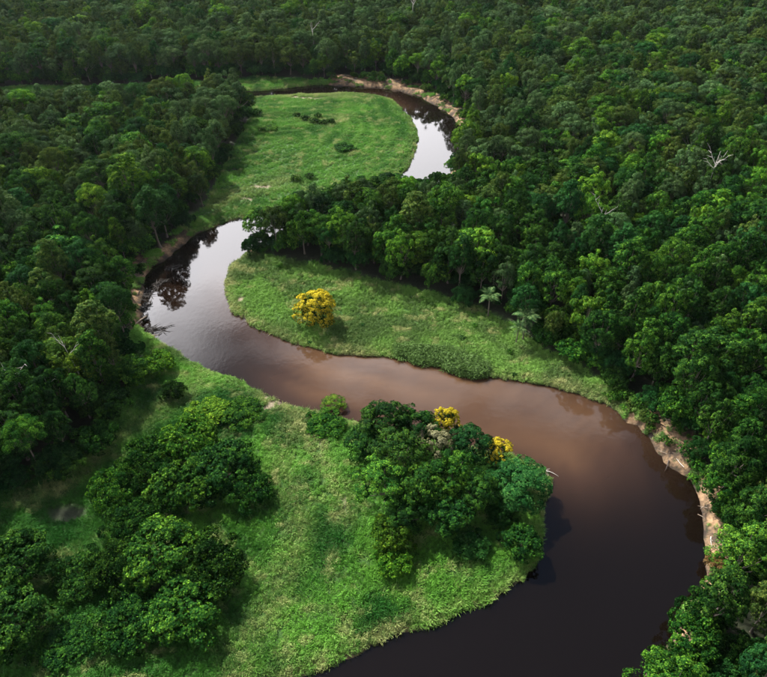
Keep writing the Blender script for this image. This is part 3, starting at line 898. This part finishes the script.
SHRUBS = [  # deep leaf colour on the lower-left ones stands in for corner darkening
    (392, 534, 46, 'shrub_a', 'lime', 5.5, 'lime green rounded shrub at the foot of the grove'),
    (394, 563, 38, 'shrub_b', 'lime', 3.5, 'smaller lime green shrub standing out into the open grass'),
    (523, 541, 44, 'shrub_a', 'deep', 4.5, 'dark shrub on the tip of the point above the water'),
    (500, 512, 34, 'shrub_b', 'blue', 4, 'blue-green shrub wedged under the overhanging bushy tree'),
    (470, 545, 40, 'shrub_b', 'blue', 2.6, 'low sprawling shrub on the shaded grass of the point'),
    (325, 424, 42, 'shrub_b', 'mid', 2.0, 'low spreading shrub on the bank beside the sandy path'),
    (173, 389, 26, 'shrub_a', 'deep', 4, 'small dark round shrub alone in pale meadow grass'),
    (186, 438, 64, 'shrub_a', 'lime', 7, 'pale-leaved shrub crowning the big thicket'),
    (150, 458, 62, 'shrub_b', 'deep', 6.5, 'dark shrub on the forest side of the big thicket'),
    (222, 466, 74, 'shrub_a', 'deep', 7, 'large dark drooping shrub on the river side of the thicket'),
    (250, 487, 52, 'shrub_b', 'deep', 5, 'dark shrub at the grassy edge of the big thicket'),
    (182, 482, 70, 'shrub_a', 'mid', 7, 'mid green broad shrub in the centre of the big thicket'),
    (112, 487, 56, 'shrub_b', 'mid', 5.5, 'mid green shrub beside the grey mud hollow'),
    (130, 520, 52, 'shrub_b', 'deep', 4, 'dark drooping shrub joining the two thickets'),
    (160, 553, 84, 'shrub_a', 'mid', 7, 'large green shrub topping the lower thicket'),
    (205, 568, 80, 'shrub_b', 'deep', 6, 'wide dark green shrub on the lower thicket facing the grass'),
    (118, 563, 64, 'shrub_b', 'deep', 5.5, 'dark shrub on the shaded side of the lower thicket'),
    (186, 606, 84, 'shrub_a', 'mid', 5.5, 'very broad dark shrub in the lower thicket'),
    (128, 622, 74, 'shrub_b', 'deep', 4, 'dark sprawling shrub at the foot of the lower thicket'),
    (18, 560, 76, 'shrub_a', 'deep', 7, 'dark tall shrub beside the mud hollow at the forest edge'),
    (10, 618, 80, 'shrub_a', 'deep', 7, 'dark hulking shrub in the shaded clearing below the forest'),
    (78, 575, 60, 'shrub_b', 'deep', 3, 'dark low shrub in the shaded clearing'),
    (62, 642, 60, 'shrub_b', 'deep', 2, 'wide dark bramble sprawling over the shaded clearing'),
    (130, 372, 46, 'shrub_a', 'mid', 6, 'bushy green shrub where the forest meets the pale meadow'),
    (156, 362, 36, 'shrub_a', 'lime', 4.5, 'light green shrub on the bank above the drifted branches'),
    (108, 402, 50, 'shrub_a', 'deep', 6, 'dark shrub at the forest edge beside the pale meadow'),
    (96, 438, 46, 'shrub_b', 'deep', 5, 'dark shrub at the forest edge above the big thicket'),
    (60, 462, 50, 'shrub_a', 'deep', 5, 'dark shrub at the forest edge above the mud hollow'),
    (208, 412, 44, 'shrub_b', 'lime', 2.2, 'low light green bramble patch between small shrub and river'),
    (240, 410, 46, 'shrub_b', 'mid', 2.2, 'low mid green bramble patch near the sandy bank'),
]
for (a_, b_, w_, k_, c_, h_, l_) in SHRUBS:
    single_tree('shrub', k_, c_, a_, b_, w_, l_, 'shrub', h=h_, group=GRP)
single_tree('fan_leaved_shrub', 'umbrella', 'lime', 333, 398, 26, 'small flat-topped leafy shrub leaning out over the brown water', 'shrub', h=3.4)
single_tree('dry_shrub', 'shrub_b', 'rust', 716, 560, 22, 'ochre withered shrub on the eroded bank', 'shrub', h=2.6)
UPG = 'low bushes on the upper meadow'
for k, (a_, b_, w_) in enumerate([(297, 116, 10), (305, 119, 12), (314, 121, 14), (323, 122, 12), (331, 121, 10), (318, 116, 9)]):
    single_tree('bush', 'bush', 'deep', a_, b_, w_, 'dark low bush in the row across the upper meadow', 'bush', h=2.4, group=UPG)
for (a_, b_, w_, h_, c_, l_) in [(344, 148, 22, 2.2, 'deep', 'wide flat bush near the water on the upper meadow'),
                             (268, 128, 20, 1.8, 'mid', 'round bush on the upper meadow beside the forest edge'),
                             (296, 178, 14, 2.4, 'mid', 'small bush on the upper meadow beside the wooded neck'),
                             (310, 176, 12, 2.0, 'deep', 'tiny dark bush paired with another beside the wooded neck'),
                             (257, 113, 14, 3.0, 'deep', 'dark bush at the corner where upper meadow meets forest'),
                             (250, 244, 18, 6.0, 'blue', 'small tree standing at the very tip of the wooded neck')]:
    single_tree('bush', 'shrub_a' if w_ > 16 else 'bush', c_, a_, b_, w_, l_, 'bush', h=h_, group=UPG)

# forest wall along the wooded neck and its hidden channel
NECK = [(300, 236), (318, 228), (333, 223), (347, 221), (361, 217), (374, 215), (387, 213), (398, 217), (262, 243), (274, 234), (292, 239), (283, 251), (305, 229), (325, 234), (312, 246), (345, 225), (340, 250), (370, 219),
        (368, 240), (392, 212), (392, 246), (415, 204), (412, 230), (434, 194), (440, 215), (300, 258), (330, 264), (360, 268), (385, 272)]
nk = 0
for (a_, b_) in NECK:
    xy = px(a_, b_)[:2]
    if inside(LOOP_GAP, np.array([xy]))[0]: continue
    if len(T) and np.min(np.hypot(T[:, 0] - xy[0], T[:, 1] - xy[1])) < 3.0: continue
    key = TREE_KINDS[int(rng.choice([0, 1, 2, 3, 4]))]; c_ = str(rng.choice(['deep', 'mid', 'mid', 'blue']))
    sc = rng.uniform(.75, .95); nk += 1
    place_tree('forest_tree', key, c_, xy, sc, rng.uniform(0, 6.28),
               f"{'broad' if sc > .85 else 'mid-sized'} {LOOK[c_]} {SHAPE[key]} tree beside the hidden channel of the wooded neck",
               'tree', 'rainforest trees along the river', zs=.95)

# ------------------------------------------------------------------ bleached dead trees
def dead_tree(u_, v_, base_h, h, seed, label, lean=(0, 0), name='dead_tree', n_br=5, r0=.3, mat=None):
    """u_, v_: pixel where the bare fork shows, base_h its height above ground"""
    r = np.random.default_rng(seed)
    xy = px(u_, v_, base_h + 1.5)[:2]
    e = empty(name, (xy[0], xy[1], gz1(*xy) - .2), 0)
    tag(e, label, 'dead tree', 'bleached dead trees in the forest')
    t = np.linspace(0, 1, 7)
    P = np.column_stack([lean[0] * t ** 2 + .15 * np.sin(t * 5), lean[1] * t ** 2, t * h])
    mt = mat or BARK_PALE
    V, F = tubes([(P, r0 * (1.2 - .95 * t))], 7)
    obj('trunk', new_mesh('dead_trunk', V, F, None, True), mt, e)
    for k in range(n_br):
        f = base_h / h + (1 - base_h / h) * r.uniform(-.05, .7)
        s0 = np.array([np.interp(f, t, P[:, i]) for i in range(3)])
        a = k * 2.4 + r.uniform(-.4, .4); L = h * r.uniform(.16, .27)
        d_ = np.array([math.cos(a), math.sin(a) * .8, r.uniform(.5, 1.2)]); d_ /= np.linalg.norm(d_)
        w = np.linspace(0, 1, 5)[:, None]
        B = s0 + d_ * L * w + np.array([0, 0, .25 * L]) * w ** 2 + r.normal(size=(5, 3)) * .12 * w
        paths = [(B, r0 * .6 * (1 - .8 * w[:, 0]))]
        for q in range(4):
            i = 1 + q; dd = unit(d_ + r.normal(size=3) * .6)
            B2 = B[i] + dd * L * .4 * np.linspace(0, 1, 3)[:, None]
            paths.append((B2, r0 * .25 * np.array([1, .6, .2])))
        V, F = tubes(paths, 5)
        obj('branch', new_mesh('dead_branch', V, F, None, True), mt, e)
    return e
dead_tree(711, 176, 14, 22, 1, 'tall bleached dead tree forking white above the dark canopy', lean=(.4, 0), n_br=5, r0=.26)
dead_tree(598, 219, 15, 18.5, 2, 'thin bleached snag poking from the canopy behind the meadow', lean=(.9, 0), n_br=2, r0=.15)
dead_tree(72, 358, 12, 18, 3, 'bare forked pale tree above the forest beside the scrub-filled meadow', lean=(-.8, 0), n_br=3, r0=.15)
dead_tree(24, 392, 8, 15, 4, 'pale slender trunk with thin limbs inside the dark forest edge', n_br=3, r0=.14)
dead_tree(52, 398, 8, 14, 5, 'short pale leaning trunk next to other slender pale trunks', lean=(.6, 0), n_br=3, r0=.13)
dead_tree(412, 8, 16, 25, 6, 'white bare branches high in the hazy far forest', lean=(1.2, 0), n_br=4, r0=.24)
dead_tree(313, 36, 15, 21, 7, 'pale snag in the far forest above the upper loop', n_br=2, r0=.22)

# ------------------------------------------------------------------ palms with pale arching fronds
def frond_mesh(seed, L=3.6):
    r = np.random.default_rng(seed)
    n_ = 16
    t = np.linspace(0, 1, n_)
    rib = np.column_stack([t * L * (1 - .12 * t), np.zeros(n_), L * (.55 * t - .75 * t ** 2)])
    V = []; F = []
    for i in range(1, n_):
        for sd in (-1, 1):
            ll = .95 * math.sin(.25 + 2.7 * t[i]) * r.uniform(.85, 1.1)
            k = len(V); c = rib[i]
            tip = c + np.array([.45 * ll, sd * ll, -.35 * ll])
            V += [c + [-.05, 0, 0], c + [.09, 0, 0], tip + [.03, 0, 0], (c + tip) / 2 + [-.09, 0, .04]]
            F.append((k, k + 1, k + 2, k + 3))
    return new_mesh('frond', np.array(V), np.array(F), {'puff': ('FACE', r.random(len(F)))})
FROND = frond_mesh(1)
FROND.materials.append(FOL['pale'])
pt = np.linspace(0, 1, 6)
V_, F_ = tubes([(np.column_stack([.3 * pt ** 2, 0 * pt, pt * 7.0]), .20 - .06 * pt)], 7)
PALM_TRUNK = new_mesh('palm_trunk', V_, F_, None, True)
for (u_, v_, sc, l_) in [(490, 301, 1.0, 'pale-fronded palm at the forest edge nearer the golden tree'),
                         (526, 322, 1.15, 'larger pale-fronded palm where the grassy strip narrows'),
                         (518, 331, .8, 'small palm at the foot of the larger pale palm')]:
    xy = px(u_, v_, 1.5 + 5 * sc)[:2]
    e = empty('palm', (xy[0], xy[1], gz1(*xy) - .1), rng.uniform(0, 6), (sc, sc, sc))
    tag(e, l_, 'palm', 'palms at the forest edge')
    obj('trunk', PALM_TRUNK, BARK, e)
    for k in range(15):
        f = obj('frond', FROND, FOL['pale'], e)
        f.location = (.3, 0, 6.9); f.rotation_euler = (0, rng.uniform(-.9, .25), k * 2.39996)

# ------------------------------------------------------------------ driftwood on the banks
def log_thing(xy, z, L, r0, az, seed, mat, label, name='driftwood_log', group=None, stubs=3, pitch=0.0):
    r = np.random.default_rng(seed)
    e = empty(name, (xy[0], xy[1], z), az)
    e.rotation_euler = (0, -pitch, az)
    tag(e, label, 'log', group)
    w = np.linspace(-.5, .5, 7)
    P = np.column_stack([w * L, .05 * L * np.sin(w * 4 + r.uniform(0, 6)), r0 * .7 + .02 * L * np.cos(w * 5)])
    V, F = tubes([(P, r0 * (1.05 - .9 * (w + .5) ** 1.5))], 7)
    obj('trunk', new_mesh('log', V, F, None, True), mat, e)
    for k in range(stubs):
        i = int(r.integers(2, 6)); a = r.uniform(-1.3, 1.3)
        d_ = np.array([.7, math.sin(a), max(.12, math.cos(a) * .6)]); d_ /= np.linalg.norm(d_)
        B = P[i] + d_ * L * r.uniform(.15, .32) * np.linspace(0, 1, 4)[:, None] + r.normal(size=(4, 3)) * .05
        V, F = tubes([(B, r0 * np.array([.5, .4, .28, .1]))], 5)
        obj('branch', new_mesh('log_branch', V, F, None, True), mat, e)
    return e

def scatter_logs(poly, count, seed, mats, label_fn, group, dmin=-1.0, lmin=2.2, lmax=6.5):
    r = np.random.default_rng(seed); k = 0
    lo, hi = poly.min(0), poly.max(0)
    while k < count:
        q = r.uniform(lo, hi, (1, 2))
        if not inside(poly, q)[0]: continue
        d_, m_, s_, b_ = masks(q)
        if d_[0] < dmin or d_[0] > 14: continue
        L = r.uniform(lmin, lmax) * (1 if r.random() < .6 else .6)
        z = max(float(ground_z(q, d_, m_)[0]), -.05)
        mi = int(r.integers(0, len(mats)))
        log_thing(q[0], z - .05, L, .05 + .017 * L, r.uniform(0, 6.28), seed * 100 + k, mats[mi], label_fn(L, mi), group=group, stubs=int(r.integers(1, 4)), pitch=r.uniform(-.08, .12))
        k += 1
size_w = lambda L: 'long' if L > 5.5 else ('short' if L < 3 else 'mid-length')
scatter_logs(SOIL_RIGHT, 26, 5, [DRIFT, BARK_PALE, DRIFT_DARK],
             lambda L, m: f"{size_w(L)} {['brown', 'bleached', 'dark wet'][m]} driftwood log on the eroded bank of the dark bend", 'driftwood on the eroded bank')
scatter_logs(SOIL_LEFT, 20, 6, [DRIFT, DRIFT_DARK, DRIFT_DARK],
             lambda L, m: f"{size_w(L)} {['pale brown', 'dark wet', 'dark wet'][m]} fallen log on the shaded cut bank", 'fallen logs on the cut bank', lmax=9)
scatter_logs(SOIL_TOP, 12, 7, [DRIFT, DRIFT_DARK],
             lambda L, m: f"{size_w(L)} {['pale', 'dark'][m]} log on the sandy bank of the upper loop", 'logs on the sandy upper bank', lmin=4)
xy = px(549, 471, .5)[:2]
log_thing(xy, max(gz1(*xy), 0) + .05, 4.5, .14, -.6, 3, BARK_PALE, 'bleached log jutting into the river from the point', stubs=2)
xy = px(472, 541, 1.2)[:2]
log_thing(xy, gz1(*xy) + .2, 4.5, .14, 1.2, 4, BARK_PALE, 'thin bleached branch lying in grass of the point', stubs=2)
# branches caught in the current
for (u_, v_, seed, L, az, l_) in [(160, 330, 21, 8, .15, 'dark tangle of branches caught in the current off the cut bank'),
                           (151, 292, 22, 7, 1.2, 'dark fallen crown of branches lying in water below the cut bank'),
                           (174, 268, 23, 5, .6, 'drowned branch tangle in the shadow of the cut bank'),
                           (146, 306, 24, 6, 1.4, 'heap of snagged branches against the foot of the cut bank'),
                           (160, 283, 25, 6, .9, 'raft of dead branches in the shaded bend')]:
    r = np.random.default_rng(seed); c = px(u_, v_)[:2]
    e = empty('branch_tangle', (c[0], c[1], 0), az); tag(e, l_, 'branches', 'branch tangles in the river')
    for k in range(28):
        w = np.linspace(-.5, .5, 5)[:, None]
        a = r.normal() * .7; c0 = np.array([r.uniform(-.4, .4) * L, r.uniform(-.2, .2) * L, r.uniform(-.05, .45)])
        d_ = np.array([math.cos(a), math.sin(a), r.uniform(-.12, .25)]); ll = L * r.uniform(.2, .6)
        B = c0 + d_ * ll * w + r.normal(size=(5, 3)) * .06
        V, F = tubes([(B, np.array([.10, .12, .10, .07, .03]) * r.uniform(.5, 1.2))], 5)
        obj('branch', new_mesh('tangle_branch', V, F, None, True), DRIFT_DARK, e)
# low bushes on bare earth
def bank_bushes(poly, count, seed, label, group, cols, smin=.45, smax=1.1):
    r = np.random.default_rng(seed); lo, hi = poly.min(0), poly.max(0); k = 0
    while k < count:
        q = r.uniform(lo, hi, (1, 2))
        if not inside(poly, q)[0]: continue
        d_, m_, s_, b_ = masks(q)
        if d_[0] < 1.2: continue
        c_ = cols[int(r.integers(0, len(cols)))]; sc = r.uniform(smin, smax)
        place_tree('bush', 'bush', c_, q[0], sc, r.uniform(0, 6.28), f"{'small' if sc < .75 else 'larger'} {LOOK[c_]} {label}", 'bush', group)
        k += 1
bank_bushes(SOIL_RIGHT, 42, 31, 'bush growing on bare earth of the eroded bank', 'bushes on the eroded bank', ['mid', 'deep', 'olive', 'mid'], .3, 1.0)
bank_bushes(SOIL_LEFT, 8, 32, 'bush clinging to the shaded cut bank', 'bushes on the cut bank', ['mid', 'deep'])
bank_bushes(SOIL_TOP, 26, 33, 'bush on the sandy bank of the upper loop', 'bushes on the upper sandy bank', ['mid', 'olive'], .7, 1.6)
bank_bushes(MEADOW_MID, 12, 34, 'bush half sunk in the golden tree meadow grass', 'bushes in the golden tree meadow', ['mid', 'blue'], .35, .7)

# ------------------------------------------------------------------ haze
bpy_me = bpy.data.meshes.new('haze')
s = 3600.0; z0, z1 = -9.0, 118.0
hv = [(-s, -s, z0), (s, -s, z0), (s, s, z0), (-s, s, z0), (-s, -s, z1), (s, -s, z1), (s, s, z1), (-s, s, z1)]
hf = [(0, 3, 2, 1), (4, 5, 6, 7), (0, 1, 5, 4), (1, 2, 6, 5), (2, 3, 7, 6), (3, 0, 4, 7)]
bpy_me.from_pydata(hv, [], hf); bpy_me.update()
hm, nt, out = mat_new('thin_air_haze')
pv = nt.nodes.new('ShaderNodeVolumePrincipled')
pv.inputs['Color'].default_value = (.80, .92, 1.0, 1); pv.inputs['Density'].default_value = .000014
pv.inputs['Anisotropy'].default_value = .3
nt.links.new(pv.outputs[0], out.inputs['Volume'])
hz = obj('haze', bpy_me, hm)
tag(hz, 'thin pale haze in the air over the far forest', 'haze', kind='stuff')
